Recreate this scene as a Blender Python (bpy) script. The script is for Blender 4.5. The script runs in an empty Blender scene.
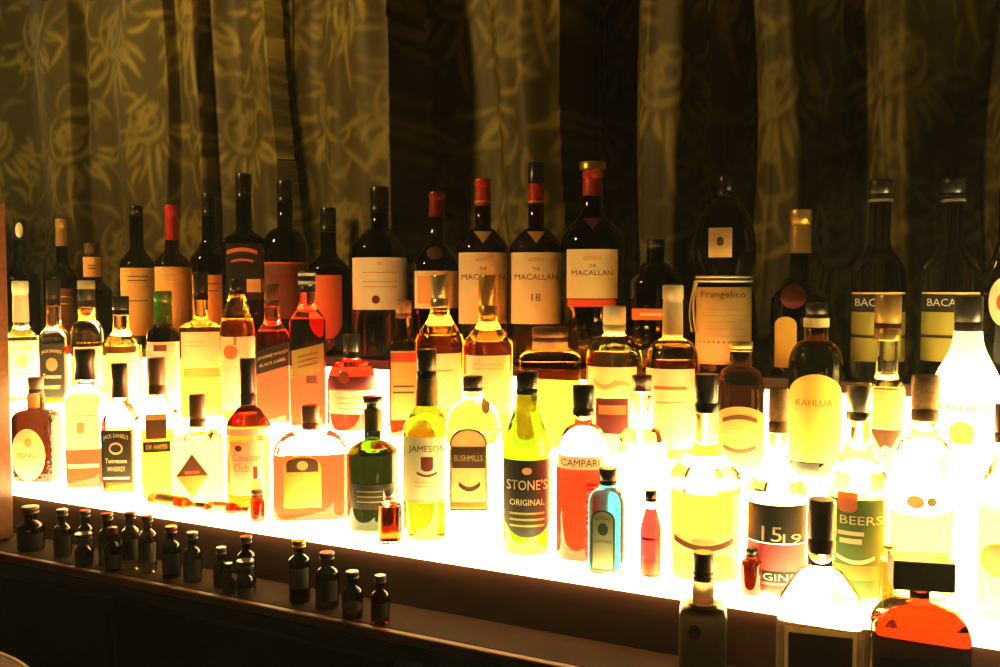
import bpy, bmesh, math, random
import numpy as np
from mathutils import Vector
random.seed(7); rng = np.random.default_rng(7)
SC = bpy.context.scene
COL = SC.collection
R = math.radians

# ------------------------------------------------------------------ camera
CAM = Vector((0.0, -1.397, 1.555)); YAW = math.atan(0.54); PIT = math.atan(0.0535)
cd = bpy.data.cameras.new('camera'); cam = bpy.data.objects.new('camera', cd); COL.objects.link(cam)
cam.location = CAM; cam.rotation_euler = (math.pi/2 - PIT, 0, YAW)
cd.sensor_width = 36; cd.lens = 36.0; cd.clip_start = 0.02
SC.camera = cam
FWD = Vector((-math.sin(YAW)*math.cos(PIT), math.cos(YAW)*math.cos(PIT), -math.sin(PIT)))
RGT = Vector((math.cos(YAW), math.sin(YAW), 0)); UPV = RGT.cross(FWD)

# ------------------------------------------------------------------ world, exposure
w = bpy.data.worlds.new('dim_room'); SC.world = w; w.use_nodes = True
w.node_tree.nodes['Background'].inputs[0].default_value = (1.0, 0.62, 0.40, 1)
w.node_tree.nodes['Background'].inputs[1].default_value = 0.005
wv = w.node_tree.nodes.new('ShaderNodeVolumeScatter')      # thin scatter volume added to imitate lens bloom around the lit steps
wv.inputs['Density'].default_value = 0.008; wv.inputs['Anisotropy'].default_value = 0.7
w.node_tree.links.new(wv.outputs[0], w.node_tree.nodes['World Output'].inputs['Volume'])
GLOW = (1.0, 0.73, 0.24)          # colour of the lamps behind the acrylic steps
G_TOP, G_MID, G_RISER, G_BACK = 9.0, 15.0, 7.5, 6.5
SC.view_settings.view_transform = 'Standard'; SC.view_settings.look = 'None'
SC.view_settings.exposure = 1.5; SC.view_settings.gamma = 1.0; SC.view_settings.use_curve_mapping = False
ld = bpy.data.lights.new('ceiling_spot', 'SPOT'); ld.energy = 44; ld.color = (1.0, 0.62, 0.15); ld.shadow_soft_size = 0.12; ld.spot_size = R(76); ld.spot_blend = 1.0
lo_ = bpy.data.objects.new('ceiling_spot', ld); COL.objects.link(lo_); lo_.location = (-2.40, -1.25, 2.75)
lo_.rotation_euler = (Vector((-1.55, 0.6, 2.2))-Vector(lo_.location)).to_track_quat('-Z', 'Y').to_euler()
cy = SC.cycles
cy.max_bounces = 24; cy.transmission_bounces = 24; cy.glossy_bounces = 8; cy.diffuse_bounces = 3
cy.transparent_max_bounces = 12; cy.sample_clamp_indirect = 8.0; cy.use_denoising = True

# ------------------------------------------------------------------ picture <-> place helpers
def x_at(px, Y, z):
    "world X of the point on the row at depth Y, height z, seen at picture column px"
    k = (px-500)/1000.0
    n = RGT - FWD*k
    return CAM.x + (-(n.y*(Y-CAM.y)) - n.z*(z-CAM.z))/n.x
def z_at(X, Y, py):
    k = (333.5-py)/1000.0
    n = UPV - FWD*k
    return CAM.z + (-(n.x*(X-CAM.x)) - n.y*(Y-CAM.y))/n.z
def m_per_px(X, Y, z):
    d = Vector((X, Y, z)) - CAM
    dep = d.dot(FWD); lat = d.dot(RGT)
    return dep/1000.0*math.cos(math.atan2(lat, dep))

# ------------------------------------------------------------------ materials
MATS = {}
def principled(name, col, rough=0.5, metal=0.0, spec=0.5, noise=0.0, nscale=40, bump=0.0):
    if name in MATS: return MATS[name]
    m = bpy.data.materials.new(name); m.use_nodes = True
    nt = m.node_tree; b = nt.nodes['Principled BSDF']
    b.inputs['Base Color'].default_value = (*col, 1); b.inputs['Roughness'].default_value = rough
    b.inputs['Metallic'].default_value = metal; b.inputs['Specular IOR Level'].default_value = spec
    if noise or bump:
        tc = nt.nodes.new('ShaderNodeTexCoord'); n = nt.nodes.new('ShaderNodeTexNoise')
        n.inputs['Scale'].default_value = nscale; n.inputs['Detail'].default_value = 4
        nt.links.new(tc.outputs['Object'], n.inputs['Vector'])
        if noise:
            r = nt.nodes.new('ShaderNodeValToRGB')
            r.color_ramp.elements[0].position = 0.3; r.color_ramp.elements[1].position = 0.7
            r.color_ramp.elements[0].color = (*[c*(1-noise) for c in col], 1)
            r.color_ramp.elements[1].color = (*[min(1, c*(1+noise)) for c in col], 1)
            nt.links.new(n.outputs['Fac'], r.inputs['Fac']); nt.links.new(r.outputs['Color'], b.inputs['Base Color'])
        if bump:
            bp = nt.nodes.new('ShaderNodeBump'); bp.inputs['Strength'].default_value = bump; bp.inputs['Distance'].default_value = 0.002
            nt.links.new(n.outputs['Fac'], bp.inputs['Height']); nt.links.new(bp.outputs['Normal'], b.inputs['Normal'])
    MATS[name] = m; return m
def glass(name, col, rough=0.01, ior=1.45, bump=0.0, bscale=60):
    if name in MATS: return MATS[name]
    m = bpy.data.materials.new(name); m.use_nodes = True
    nt = m.node_tree; g = nt.nodes['Principled BSDF']
    g.inputs['Base Color'].default_value = (*[c*c for c in col], 1); g.inputs['Transmission Weight'].default_value = 1.0
    g.inputs['Roughness'].default_value = rough; g.inputs['IOR'].default_value = ior
    if bump:
        tc = nt.nodes.new('ShaderNodeTexCoord'); v = nt.nodes.new('ShaderNodeTexVoronoi'); v.inputs['Scale'].default_value = bscale
        bp = nt.nodes.new('ShaderNodeBump'); bp.inputs['Strength'].default_value = bump; bp.inputs['Distance'].default_value = 0.002
        nt.links.new(tc.outputs['Object'], v.inputs['Vector']); nt.links.new(v.outputs['Distance'], bp.inputs['Height'])
        nt.links.new(bp.outputs['Normal'], g.inputs['Normal'])
    MATS[name] = m; return m
def glowing(name, col, strength):
    m = bpy.data.materials.new(name); m.use_nodes = True
    b = m.node_tree.nodes['Principled BSDF']
    b.inputs['Base Color'].default_value = (0.8, 0.8, 0.8, 1); b.inputs['Roughness'].default_value = 0.3
    b.inputs['Emission Color'].default_value = (*col, 1); b.inputs['Emission Strength'].default_value = strength
    return m
def wood(name, c1, c2, rough=0.35, scale=(1.2, 14, 14)):
    m = bpy.data.materials.new(name); m.use_nodes = True
    nt = m.node_tree; b = nt.nodes['Principled BSDF']
    tc = nt.nodes.new('ShaderNodeTexCoord'); mp = nt.nodes.new('ShaderNodeMapping'); mp.inputs['Scale'].default_value = scale
    n = nt.nodes.new('ShaderNodeTexNoise'); n.inputs['Scale'].default_value = 3; n.inputs['Detail'].default_value = 6; n.inputs['Distortion'].default_value = 1.2
    r = nt.nodes.new('ShaderNodeValToRGB'); r.color_ramp.elements[0].color = (*c1, 1); r.color_ramp.elements[1].color = (*c2, 1)
    r.color_ramp.elements[0].position = 0.3; r.color_ramp.elements[1].position = 0.75
    nt.links.new(tc.outputs['Object'], mp.inputs['Vector']); nt.links.new(mp.outputs['Vector'], n.inputs['Vector'])
    nt.links.new(n.outputs['Fac'], r.inputs['Fac']); nt.links.new(r.outputs['Color'], b.inputs['Base Color'])
    b.inputs['Roughness'].default_value = rough
    return m

M_TOP = glowing('lit_acrylic_top', GLOW, G_TOP)
M_MID = glowing('lit_acrylic_middle_top', GLOW, G_MID)
M_RISER = glowing('lit_acrylic_riser', GLOW, G_RISER)
M_BACK = glowing('lit_acrylic_back_riser', GLOW, G_BACK)
M_WOOD = wood('dark_stained_wood', (0.018, 0.0045, 0.002), (0.046, 0.0115, 0.0055), 0.4)
M_WOOD2 = wood('reddish_wood', (0.10, 0.034, 0.012), (0.20, 0.075, 0.026), 0.35)
M_BLACK = principled('black_board', (0.010, 0.008, 0.008), 0.5, noise=0.3)
M_LEDGE = principled('ledge_veneer', (0.035, 0.011, 0.005), 0.75, 0, 0.12, noise=0.3, nscale=20)
M_LIP = wood('lip_wood', (0.26, 0.09, 0.028), (0.42, 0.16, 0.05), 0.4)
M_PLASTER = principled('dark_plaster', (0.035, 0.028, 0.022), 0.9, noise=0.3, nscale=8)
M_FLOOR = wood('floor_boards', (0.02, 0.012, 0.008), (0.05, 0.03, 0.02), 0.5, (1, 8, 1))

G = {
 'clear':  glass('clear_glass', (0.97, 0.97, 0.94)),
 'haze': glass('frosted_brown_glass', (0.42, 0.33, 0.24), 0.35),
 'smoky':  glass('smoky_glass', (0.500, 0.420, 0.330)),
 'green':  glass('green_glass', (0.165, 0.270, 0.035)),
 'olive':  glass('olive_glass', (0.190, 0.215, 0.035)),
 'dgreen': glass('dark_green_glass', (0.070, 0.100, 0.030)),
 'brown':  glass('brown_glass', (0.260, 0.080, 0.030)),
 'crackle': glass('crackled_brown_glass', (0.110, 0.040, 0.020), 0.05, 1.45, 0.5, 120),
 'dark':   glass('near_black_glass', (0.055, 0.024, 0.014)),
 'blue':   glass('pale_blue_glass', (0.12, 0.36, 0.48)),
 'frost':  glass('frosted_clear_glass', (0.95, 0.95, 0.90), 0.25),
}
L = {
 'amber':  glass('amber_liquid', (0.850, 0.185, 0.050), 0.0, 1.36),
 'gold':   glass('gold_liquid', (0.960, 0.520, 0.140), 0.0, 1.36),
 'pale':   glass('pale_straw_liquid', (0.960, 0.780, 0.300), 0.0, 1.36),
 'orange': glass('orange_liquid', (0.840, 0.135, 0.045), 0.0, 1.36),
 'red':    glass('red_liquid', (0.800, 0.070, 0.045), 0.0, 1.36),
 'pink':   glass('pink_liquid', (0.900, 0.090, 0.110), 0.0, 1.36),
 'water':  glass('clear_spirit', (0.98, 0.98, 0.96), 0.0, 1.36),
 'cola':   glass('dark_brown_liquid', (0.100, 0.030, 0.010), 0.0, 1.36),
 'russet': glass('salmon_russet_liquid', (0.860, 0.125, 0.090), 0.0, 1.36),
 'dg':     glass('green_tinted_liquid', (0.035, 0.045, 0.014), 0.0, 1.36),
 'ruby':   glass('deep_amber_liquid', (0.300, 0.060, 0.020), 0.0, 1.36),
}
P = {
 'cream':  principled('cream_paper', (0.90, 0.80, 0.55), 0.6, noise=0.04, nscale=30),
 'white':  principled('white_paper', (0.88, 0.86, 0.80), 0.55),
 'tan':    principled('tan_paper', (0.80, 0.55, 0.24), 0.6, noise=0.06),
 'orange': principled('orange_paper', (0.80, 0.42, 0.11), 0.6, noise=0.06),
 'yellow': principled('yellow_paper', (0.84, 0.55, 0.10), 0.5, noise=0.05),
 'black':  principled('black_paper', (0.014, 0.011, 0.010), 0.5),
 'brown':  principled('brown_paper', (0.13, 0.045, 0.018), 0.5),
 'maroon': principled('maroon_paper', (0.16, 0.016, 0.016), 0.45),
 'red':    principled('red_paper', (0.62, 0.07, 0.035), 0.45),
 'salmon': principled('salmon_paper', (0.78, 0.21, 0.08), 0.5),
 'green':  principled('green_paper', (0.09, 0.17, 0.03), 0.5),
 'olive':  principled('olive_paper', (0.34, 0.30, 0.06), 0.5),
 'gold':   principled('gold_foil', (0.80, 0.52, 0.16), 0.32, 0.7),
 'pink':   principled('pink_print', (0.72, 0.11, 0.13), 0.5),
 'dgreen': principled('dark_green_print', (0.04, 0.09, 0.05), 0.5),
 'dim':    principled('dingy_paper', (0.085, 0.070, 0.060), 0.6),
 'blueg':  principled('sage_paper', (0.52, 0.52, 0.30), 0.5),
}
K = {
 'black':  principled('black_cap', (0.012, 0.010, 0.010), 0.28),
 'brown':  principled('brown_cap', (0.10, 0.040, 0.016), 0.4),
 'maroon': principled('maroon_cap', (0.060, 0.008, 0.010), 0.35),
 'red':    principled('red_capsule', (0.50, 0.022, 0.016), 0.35),
 'dred':   principled('dark_red_foil', (0.20, 0.012, 0.014), 0.3),
 'gold':   principled('gold_cap', (0.80, 0.50, 0.15), 0.3, 0.75),
 'silver': principled('silver_cap', (0.62, 0.56, 0.46), 0.3, 0.8),
 'cork':   principled('cork', (0.42, 0.22, 0.09), 0.8, noise=0.25, nscale=160),
 'cream':  principled('cream_capsule', (0.82, 0.72, 0.48), 0.4),
 'white':  principled('white_cap', (0.88, 0.86, 0.80), 0.35),
 'green':  principled('green_capsule', (0.05, 0.16, 0.03), 0.25),
 'olive':  principled('olive_foil', (0.10, 0.085, 0.025), 0.35, 0.4),
 'dull':   principled('dull_cap', (0.055, 0.042, 0.034), 0.3),
 'rope':   principled('white_cord', (0.78, 0.66, 0.44), 0.8),
 'white_glass': principled('opaque_white_glass', (0.97, 0.97, 0.96), 0.18),
 'dot':    principled('seal_red', (0.22, 0.020, 0.020), 0.4),
}

def paper_through(m, amount):
    "paper lets part of the light behind it through"
    nt = m.node_tree; b = nt.nodes['Principled BSDF']; t = nt.nodes.new('ShaderNodeBsdfTranslucent'); mx = nt.nodes.new('ShaderNodeMixShader')
    mx.inputs[0].default_value = amount
    if b.inputs['Base Color'].is_linked: nt.links.new(b.inputs['Base Color'].links[0].from_socket, t.inputs['Color'])
    else: t.inputs['Color'].default_value = b.inputs['Base Color'].default_value
    nt.links.new(b.outputs[0], mx.inputs[1]); nt.links.new(t.outputs[0], mx.inputs[2]); nt.links.new(mx.outputs[0], nt.nodes['Material Output'].inputs['Surface'])
paper_through(K['white_glass'], 0.6); paper_through(K['cream'], 0.15)
for _k in ('cream', 'white', 'tan', 'orange', 'yellow', 'salmon', 'olive', 'blueg'): paper_through(P[_k], 0.2 if _k in ('cream', 'white') else 0.08)
# ------------------------------------------------------------------ object helpers
def link_mesh(name, me, mat, parent=None, smooth=False):
    o = bpy.data.objects.new(name, me); COL.objects.link(o)
    if mat: me.materials.append(mat)
    if parent:
        o.parent = parent
        if parent.get('world_parts'): o.location = -parent.location
    return o
def tag(o, label=None, cat=None, group=None, kind=None):
    if label: o['label'] = label
    if cat: o['category'] = cat
    if group: o['group'] = group
    if kind: o['kind'] = kind
    return o
def empty(name, loc, rz=0):
    o = bpy.data.objects.new(name, None); COL.objects.link(o)
    o.location = loc; o.rotation_euler.z = rz; o.empty_display_size = 0.02
    return o
def box(name, x0, x1, y0, y1, z0, z1, mat, parent=None, bev=0.0):
    bm = bmesh.new()
    vs = [bm.verts.new((x, y, z)) for x in (x0, x1) for y in (y0, y1) for z in (z0, z1)]
    for f in ((0,1,3,2), (4,6,7,5), (0,4,5,1), (2,3,7,6), (0,2,6,4), (1,5,7,3)): bm.faces.new([vs[i] for i in f])
    bmesh.ops.recalc_face_normals(bm, faces=bm.faces)
    if bev: bmesh.ops.bevel(bm, geom=list(bm.edges), offset=bev, segments=2, affect='EDGES', profile=0.5)
    me = bpy.data.meshes.new(name); bm.to_mesh(me); bm.free()
    return link_mesh(name, me, mat, parent)

# ------------------------------------------------------------------ the setting: floor, wall, curtain, back bar
TZ = {0: 0.997, 1: 1.100, 2: 1.250, 3: 1.390}
X0, X1 = -2.85, 0.42
fl = box('floor', -4.2, 2.2, -3.4, 1.4, -0.05, 0.0, M_FLOOR); tag(fl, 'dark boarded barroom floor', 'floor', kind='structure')
wb = box('wall_back', -4.2, 2.2, 1.05, 1.15, 0.0, 3.0, M_PLASTER); tag(wb, 'dark wall behind the patterned curtain', 'wall', kind='structure')

def build_curtain():
    NX, NZ = 1500, 380
    zb, zt = 1.02, 2.62
    # folds read along the picture: (column, how far the cloth comes forward)
    ctl = [(-80,-.03),(-40,.02),(0,.0),(30,-.02),(58,.045),(72,.04),(92,-.02),(112,-.03),(135,.04),(165,.045),(180,.0),(198,.035),(215,-.03),
           (240,-.055),(262,.0),(275,.012),(290,-.05),(322,-.07),(338,.045),(360,.06),(388,.05),(402,-.05),(430,-.06),(465,-.065),(492,-.06),
           (506,.045),(530,.065),(565,.055),(578,-.06),(605,-.075),(632,-.06),(648,.03),(675,.045),(700,.01),(722,-.05),(742,-.045),(762,.015),(790,.035),(815,.005),(842,-.05),
           (862,-.03),(885,.02),(908,.04),(935,.015),(960,-.035),(985,-.04),(1010,.02),(1050,.0),(1100,.03),(1160,-.03),(1230,.03),(1300,.0)]
    def basey(px): return 0.60 + 0.20*np.clip((px-420)/580.0, 0, 1)
    cx = np.array([x_at(p, float(basey(p))-v*(0.85+0.65*min(1, max(0, (p-230)/120.0))), 1.9) for p, v in ctl]); cx = np.maximum.accumulate(cx+np.arange(len(cx))*1e-4); cv = np.array([v for _, v in ctl]); cp = np.array([p for p, _ in ctl], float)
    def fold(X):
        i = np.clip(np.searchsorted(cx, X)-1, 0, len(cx)-2)
        t = np.clip((X-cx[i])/(cx[i+1]-cx[i]), 0, 1)
        return cv[i]+(cv[i+1]-cv[i])*(0.5-0.5*np.cos(np.pi*t)), cp[i]+(cp[i+1]-cp[i])*t
    Xd = np.linspace(cx[0], cx[-1], 20000); od, pd = fold(Xd)
    yd = basey(pd)-od*(0.85+0.65*np.clip((pd-230)/120.0, 0, 1))
    ad = np.concatenate([[0], np.cumsum(np.hypot(np.diff(Xd), np.diff(yd)))])
    X = np.interp(np.linspace(0, ad[-1], NX), ad, Xd)      # columns evenly spaced along the cloth
    off, pxs = fold(X)
    by = basey(pxs)
    Z = np.linspace(zb, zt, NZ)
    # the folds drift a little sideways with height and soften towards the top
    XX, ZZ = np.meshgrid(X, Z)
    drift = -0.045*(ZZ-1.9)*np.sin(XX*1.3+0.4) + 0.012*np.sin(ZZ*5+XX*9)
    OFF = np.empty_like(XX)
    for j in range(NZ): OFF[j] = np.interp(X+drift[j], X, off)
    amp = 0.85+0.65*np.clip((pxs-230)/120.0, 0, 1)
    YY = by[None, :] - OFF*amp[None, :] + 0.006*np.sin(ZZ*7+XX*21)
    # damask: arc length along the cloth carries the woven pattern
    arc = np.linspace(0, ad[-1], NX)*0.86
    U = arc
    pat = np.zeros((NZ, NX))
    def stamp(pts, wid, val):
        pts = np.asarray(pts); n = len(pts)
        u0, u1 = pts[:,0].min()-.02, pts[:,0].max()+.02; z0, z1 = pts[:,1].min()-.02, pts[:,1].max()+.02
        i0, i1 = np.searchsorted(U, u0), np.searchsorted(U, u1); j0, j1 = np.searchsorted(Z, z0), np.searchsorted(Z, z1)
        if i1-i0 < 1 or j1-j0 < 1: return
        gu, gz = np.meshgrid(U[i0:i1], Z[j0:j1]); best = np.zeros_like(gu)
        for k in range(n):
            wk = wid*(math.sin(math.pi*(k+0.7)/(n+0.4))**0.7)
            d = np.hypot(gu-pts[k,0], gz-pts[k,1])
            best = np.maximum(best, np.clip((wk-d)/0.0025+0.5, 0, 1))
        pat[j0:j1, i0:i1] = np.maximum(pat[j0:j1, i0:i1], best*val)
    def curve(x, z, ang, ln, bend, n=None):
        n = n or max(8, int(ln/0.0045)); p = []; a = ang
        for k in range(n):
            p.append((x, z)); x += math.cos(a)*ln/n; z += math.sin(a)*ln/n; a += bend/n
        return p
    def flower(x, z, s):
        for rr, a0, sweep, wd in ((.078, 1.9, 3.4, .007), (.060, -2.2, 2.7, .008), (.045, .6, 3.6, .007), (.030, 2.5, 4.2, .006), (.018, 0, 4.5, .006)):
            pts = [(x+s*rr*math.cos(a0+sweep*k/26)*(1-.2*k/26), z+s*rr*1.1*math.sin(a0+sweep*k/26)*(1-.2*k/26)) for k in range(27)]
            stamp(pts, wd*s, rng.uniform(.45, .75))
        for k in range(5):
            a = R(50+k*45+rng.uniform(-8, 8)); stamp(curve(x+.015*s*math.cos(a), z+.015*s*math.sin(a), a, .05*s, rng.uniform(-1, 1)), .008*s, .6)
        for k in range(11):
            a = R(-165+k*15+rng.uniform(-6, 6)); r0 = .085*s
            stamp(curve(x+r0*math.cos(a), z+r0*math.sin(a), a, rng.uniform(.06, .13)*s, rng.uniform(-1.1, 1.1)), rng.uniform(.006, .010)*s, rng.uniform(.55, .95))
        stamp(curve(x, z-.09*s, R(-92), .2*s, .35), .006*s, .8)
    ua = np.interp(x_at(785, .76, 1.9), X, U); ub = np.interp(x_at(905, .80, 1.9), X, U)
    du = ub-ua; zf = z_at(x_at(785, .76, 1.9), .76, 82)
    k = -26
    while k < 12:
        for r in (-2, -1, 0, 1, 2):
            flower(ua+k*du+(du*.5 if r % 2 else 0), zf+r*.30+(.02 if k % 2 else -.015), rng.uniform(.85, 1.05))
        k += 1
    for _ in range(1700):                                   # loose leaves between the flowers
        stamp(curve(rng.uniform(U[0], U[-1]), rng.uniform(zb, zt), rng.uniform(0, 6.28), rng.uniform(.05, .13), rng.uniform(-2.2, 2.2)), rng.uniform(.004, .010), rng.uniform(.2, .75))
    for _ in range(3):                                     # woven edges are soft
        pat[1:-1, 1:-1] = (pat[1:-1, 1:-1]*2+pat[:-2, 1:-1]+pat[2:, 1:-1]+pat[1:-1, :-2]+pat[1:-1, 2:])/6
    V = np.stack([XX, YY, ZZ], -1).reshape(-1, 3)
    ii, jj = np.meshgrid(np.arange(NX-1), np.arange(NZ-1)); a = (jj*NX+ii).ravel()
    F = np.stack([a, a+1, a+1+NX, a+NX], -1)
    me = bpy.data.meshes.new('curtain'); me.vertices.add(len(V)); me.vertices.foreach_set('co', V.ravel())
    me.loops.add(F.size); me.loops.foreach_set('vertex_index', F.ravel().astype(np.int32))
    me.polygons.add(len(F)); me.polygons.foreach_set('loop_start', np.arange(0, F.size, 4, dtype=np.int32))
    me.polygons.foreach_set('loop_total', np.full(len(F), 4, np.int32))
    me.update(); me.validate(); me.shade_smooth()
    at = me.attributes.new('damask', 'FLOAT', 'POINT'); at.data.foreach_set('value', pat.ravel().astype(np.float32))
    m = bpy.data.materials.new('damask_cloth'); m.use_nodes = True; nt = m.node_tree; b = nt.nodes['Principled BSDF']
    an = nt.nodes.new('ShaderNodeAttribute'); an.attribute_name = 'damask'
    r = nt.nodes.new('ShaderNodeValToRGB'); r.color_ramp.elements[0].color = (0.095, 0.070, 0.011, 1); r.color_ramp.elements[1].color = (0.50, 0.37, 0.060, 1)
    tc = nt.nodes.new('ShaderNodeTexCoord'); nz = nt.nodes.new('ShaderNodeTexNoise'); nz.inputs['Scale'].default_value = 9; nz.inputs['Detail'].default_value = 6
    mu = nt.nodes.new('ShaderNodeMix'); mu.data_type = 'RGBA'; mu.blend_type = 'MULTIPLY'; mu.inputs[0].default_value = 0.55
    nt.links.new(an.outputs['Fac'], r.inputs['Fac']); nt.links.new(tc.outputs['Object'], nz.inputs['Vector'])
    nt.links.new(r.outputs['Color'], mu.inputs[6]); nt.links.new(nz.outputs['Fac'], mu.inputs[7]); nt.links.new(mu.outputs[2], b.inputs['Base Color'])
    b.inputs['Roughness'].default_value = 0.6; b.inputs['Sheen Weight'].default_value = 0.15
    root = empty('curtain', (0, 0, 0)); tag(root, 'olive brown floral damask curtain hanging in folds behind the bottles', 'curtain')
    link_mesh('cloth', me, m, root)
    rd = bmesh.new(); bmesh.ops.create_cone(rd, cap_ends=True, segments=16, radius1=.014, radius2=.014, depth=cx[-1]-cx[0]+.2)
    rm = bpy.data.meshes.new('rod'); rd.to_mesh(rm); rd.free()
    ro = link_mesh('rod', rm, K['brown'], root); ro.rotation_euler = (0, math.pi/2, 0); ro.location = ((cx[0]+cx[-1])/2, .68, 2.63)
build_curtain()

# the stepped back bar: dark carcass, three stepped shelves, the lower two of them lit acrylic
bar = empty('back_bar', (0, 0, 0)); tag(bar, 'dark wooden back bar cabinet carrying the stepped bottle display', 'cabinet')
box('carcass', X0, X1, -.085, .45, 0.06, TZ[0]-.026, M_BLACK, bar)
box('plinth', X0, X1, -.06, .45, 0.0, 0.0595, M_BLACK, bar)
box('ledge', X0, X1, -.092, .45, TZ[0]-.0255, TZ[0], M_LEDGE, bar)
box('ledge_lip', X0, X1, -.108, -.0925, TZ[0]-.016, TZ[0], M_LIP, bar, .003)
stand = empty('step_stand', (0, 0, TZ[0])); tag(stand, 'dark wooden stepped stand holding the glowing panels and bottle rows', 'stand'); stand['world_parts'] = True
box('fascia', X0, X1, .012, .03, TZ[0]+.0005, TZ[1]-.0145, M_WOOD, stand)
box('step_core', X0, X1, .031, .168, TZ[0]+.0005, TZ[1]-.0145, M_WOOD, stand)
box('step_core', X0, X1, .178, .298, TZ[0]+.0005, TZ[2]-.0125, M_WOOD, stand)
box('step_core', X0, X1, .306, .45, TZ[0]+.0005, TZ[3]-.0205, M_WOOD, stand)
box('top_shelf', X0, X1, .2995, .455, TZ[3]-.020, TZ[3], M_WOOD, stand)
for i in range(5):                                         # cabinet doors below the ledge
    xa = X0+.02+i*(X1-X0-.02)/5; xb = xa+(X1-X0-.02)/5-.02
    d = box('door', xa, xb, -.103, -.0855, .09, TZ[0]-.05, M_BLACK, bar, .003)
    box('handle', xb-.05, xb-.035, -.118, -.1035, .55, .70, K['silver'], d, .003)
t = box('light_panel', X0, X1, 0.0, .1705, TZ[1]-.014, TZ[1], M_TOP); tag(t, 'glowing front step panel under the first row of bottles', 'light panel', 'lit acrylic step panels')
t = box('light_panel', X0, X1, .171, .177, TZ[1]+.0005, TZ[2]-.0125, M_RISER); tag(t, 'glowing upright riser panel behind the first row of bottles', 'light panel', 'lit acrylic step panels')
t = box('light_panel', X0, X1, .166, .2985, TZ[2]-.012, TZ[2], M_MID); tag(t, 'glowing middle step panel under the second row of bottles', 'light panel', 'lit acrylic step panels')
t = box('light_panel', X0, X1, .2993, .3053, TZ[2]+.0005, TZ[3]-.0205, M_BACK); tag(t, 'dimmer glowing riser panel behind the second row of bottles', 'light panel', 'lit acrylic step panels')
xl = x_at(9, -.03, 1.1)
pl = box('post', xl-.06, xl, -.110, -.020, TZ[0]+.0045, 1.72, M_WOOD2, None, .004); tag(pl, 'narrow upright wooden post at the far end of the ledge', 'post')
xr = x_at(998, -.03, 1.1)

# ------------------------------------------------------------------ bottles
TY = {0: -.050, 1: .092, 2: .236, 3: .370}
NSEG = 44
def ring_pts(a, b, n):
    out = []
    for i in range(NSEG):
        th = 2*math.pi*i/NSEG; c, s = math.cos(th), math.sin(th)
        out.append((a*math.copysign(abs(c)**(2/n), c), b*math.copysign(abs(s)**(2/n), s)))
    return out
def solid_of(rings, bm=None):
    "closed solid from a list of (z, a, b, n); sharp rims at both ends"
    own = bm is None
    bm = bm or bmesh.new()
    prev = None
    for k, (z, a, b, n) in enumerate(rings):
        cur = [bm.verts.new((x, y, z)) for x, y in ring_pts(max(a, 1e-4), max(b, 1e-4), n)]
        if prev:
            for i in range(NSEG):
                f = bm.faces.new((prev[i], prev[(i+1) % NSEG], cur[(i+1) % NSEG], cur[i])); f.smooth = True
        else:
            f = bm.faces.new(list(reversed(cur)))
            for e in f.edges: e.smooth = False
        prev = cur
    f = bm.faces.new(prev)
    for e in f.edges: e.smooth = False
    return bm
def to_obj(name, bm, mat, parent):
    me = bpy.data.meshes.new(name); bm.to_mesh(me); bm.free()
    return link_mesh(name, me, mat, parent)

class Shape:
    "outline of one bottle: radius, section depth and squareness as functions of height"
    def __init__(s, pts, nk_r, body_r, nb, dep):
        s.pts = sorted(pts); s.nk, s.w, s.nb, s.dep = nk_r, body_r, nb, dep
    def r(s, z):
        p = s.pts
        if z <= p[0][0]: return p[0][1]
        for (z0, r0), (z1, r1) in zip(p, p[1:]):
            if z <= z1: return r0+(r1-r0)*(z-z0)/max(z1-z0, 1e-9)
        return p[-1][1]
    def sec(s, z):
        r = s.r(z); t = min(1, max(0, (r-s.nk)/max(s.w-s.nk, 1e-6)))
        if s.nb <= 2.01 and s.dep > .99: return r, r, 2.0
        return r, r*(1+(s.dep-1)*t), 2+(s.nb-2)*min(1, t*1.3)
    def zs(s, lo, hi):
        z = [lo]+[q for q, _ in s.pts if lo+2e-4 < q < hi-2e-4]+[hi]
        return z
    def rings(s, lo, hi): return [(z, *s.sec(z)) for z in s.zs(lo, hi)]
    def front(s, x, z, off):
        a, b, n = s.sec(z); a += off; b += off
        x = max(-a*.995, min(a*.995, x))
        return (x, -b*(1-abs(x/a)**n)**(1/n), z)

def shoulder(y0, r0, y1, r1, kind, n=10):
    out = []
    for i in range(n+1):
        t = i/n
        f = {'s': .5*(1+math.cos(math.pi*t)), 'dome': math.sqrt(max(0, 1-t*t)), 'cone': 1-t, 'sd': .5*(.5*(1+math.cos(math.pi*t)))+.5*math.sqrt(max(0, 1-t**2.2))}[kind]
        out.append((y0+(y1-y0)*t, r1+(r0-r1)*f))
    return out

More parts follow.
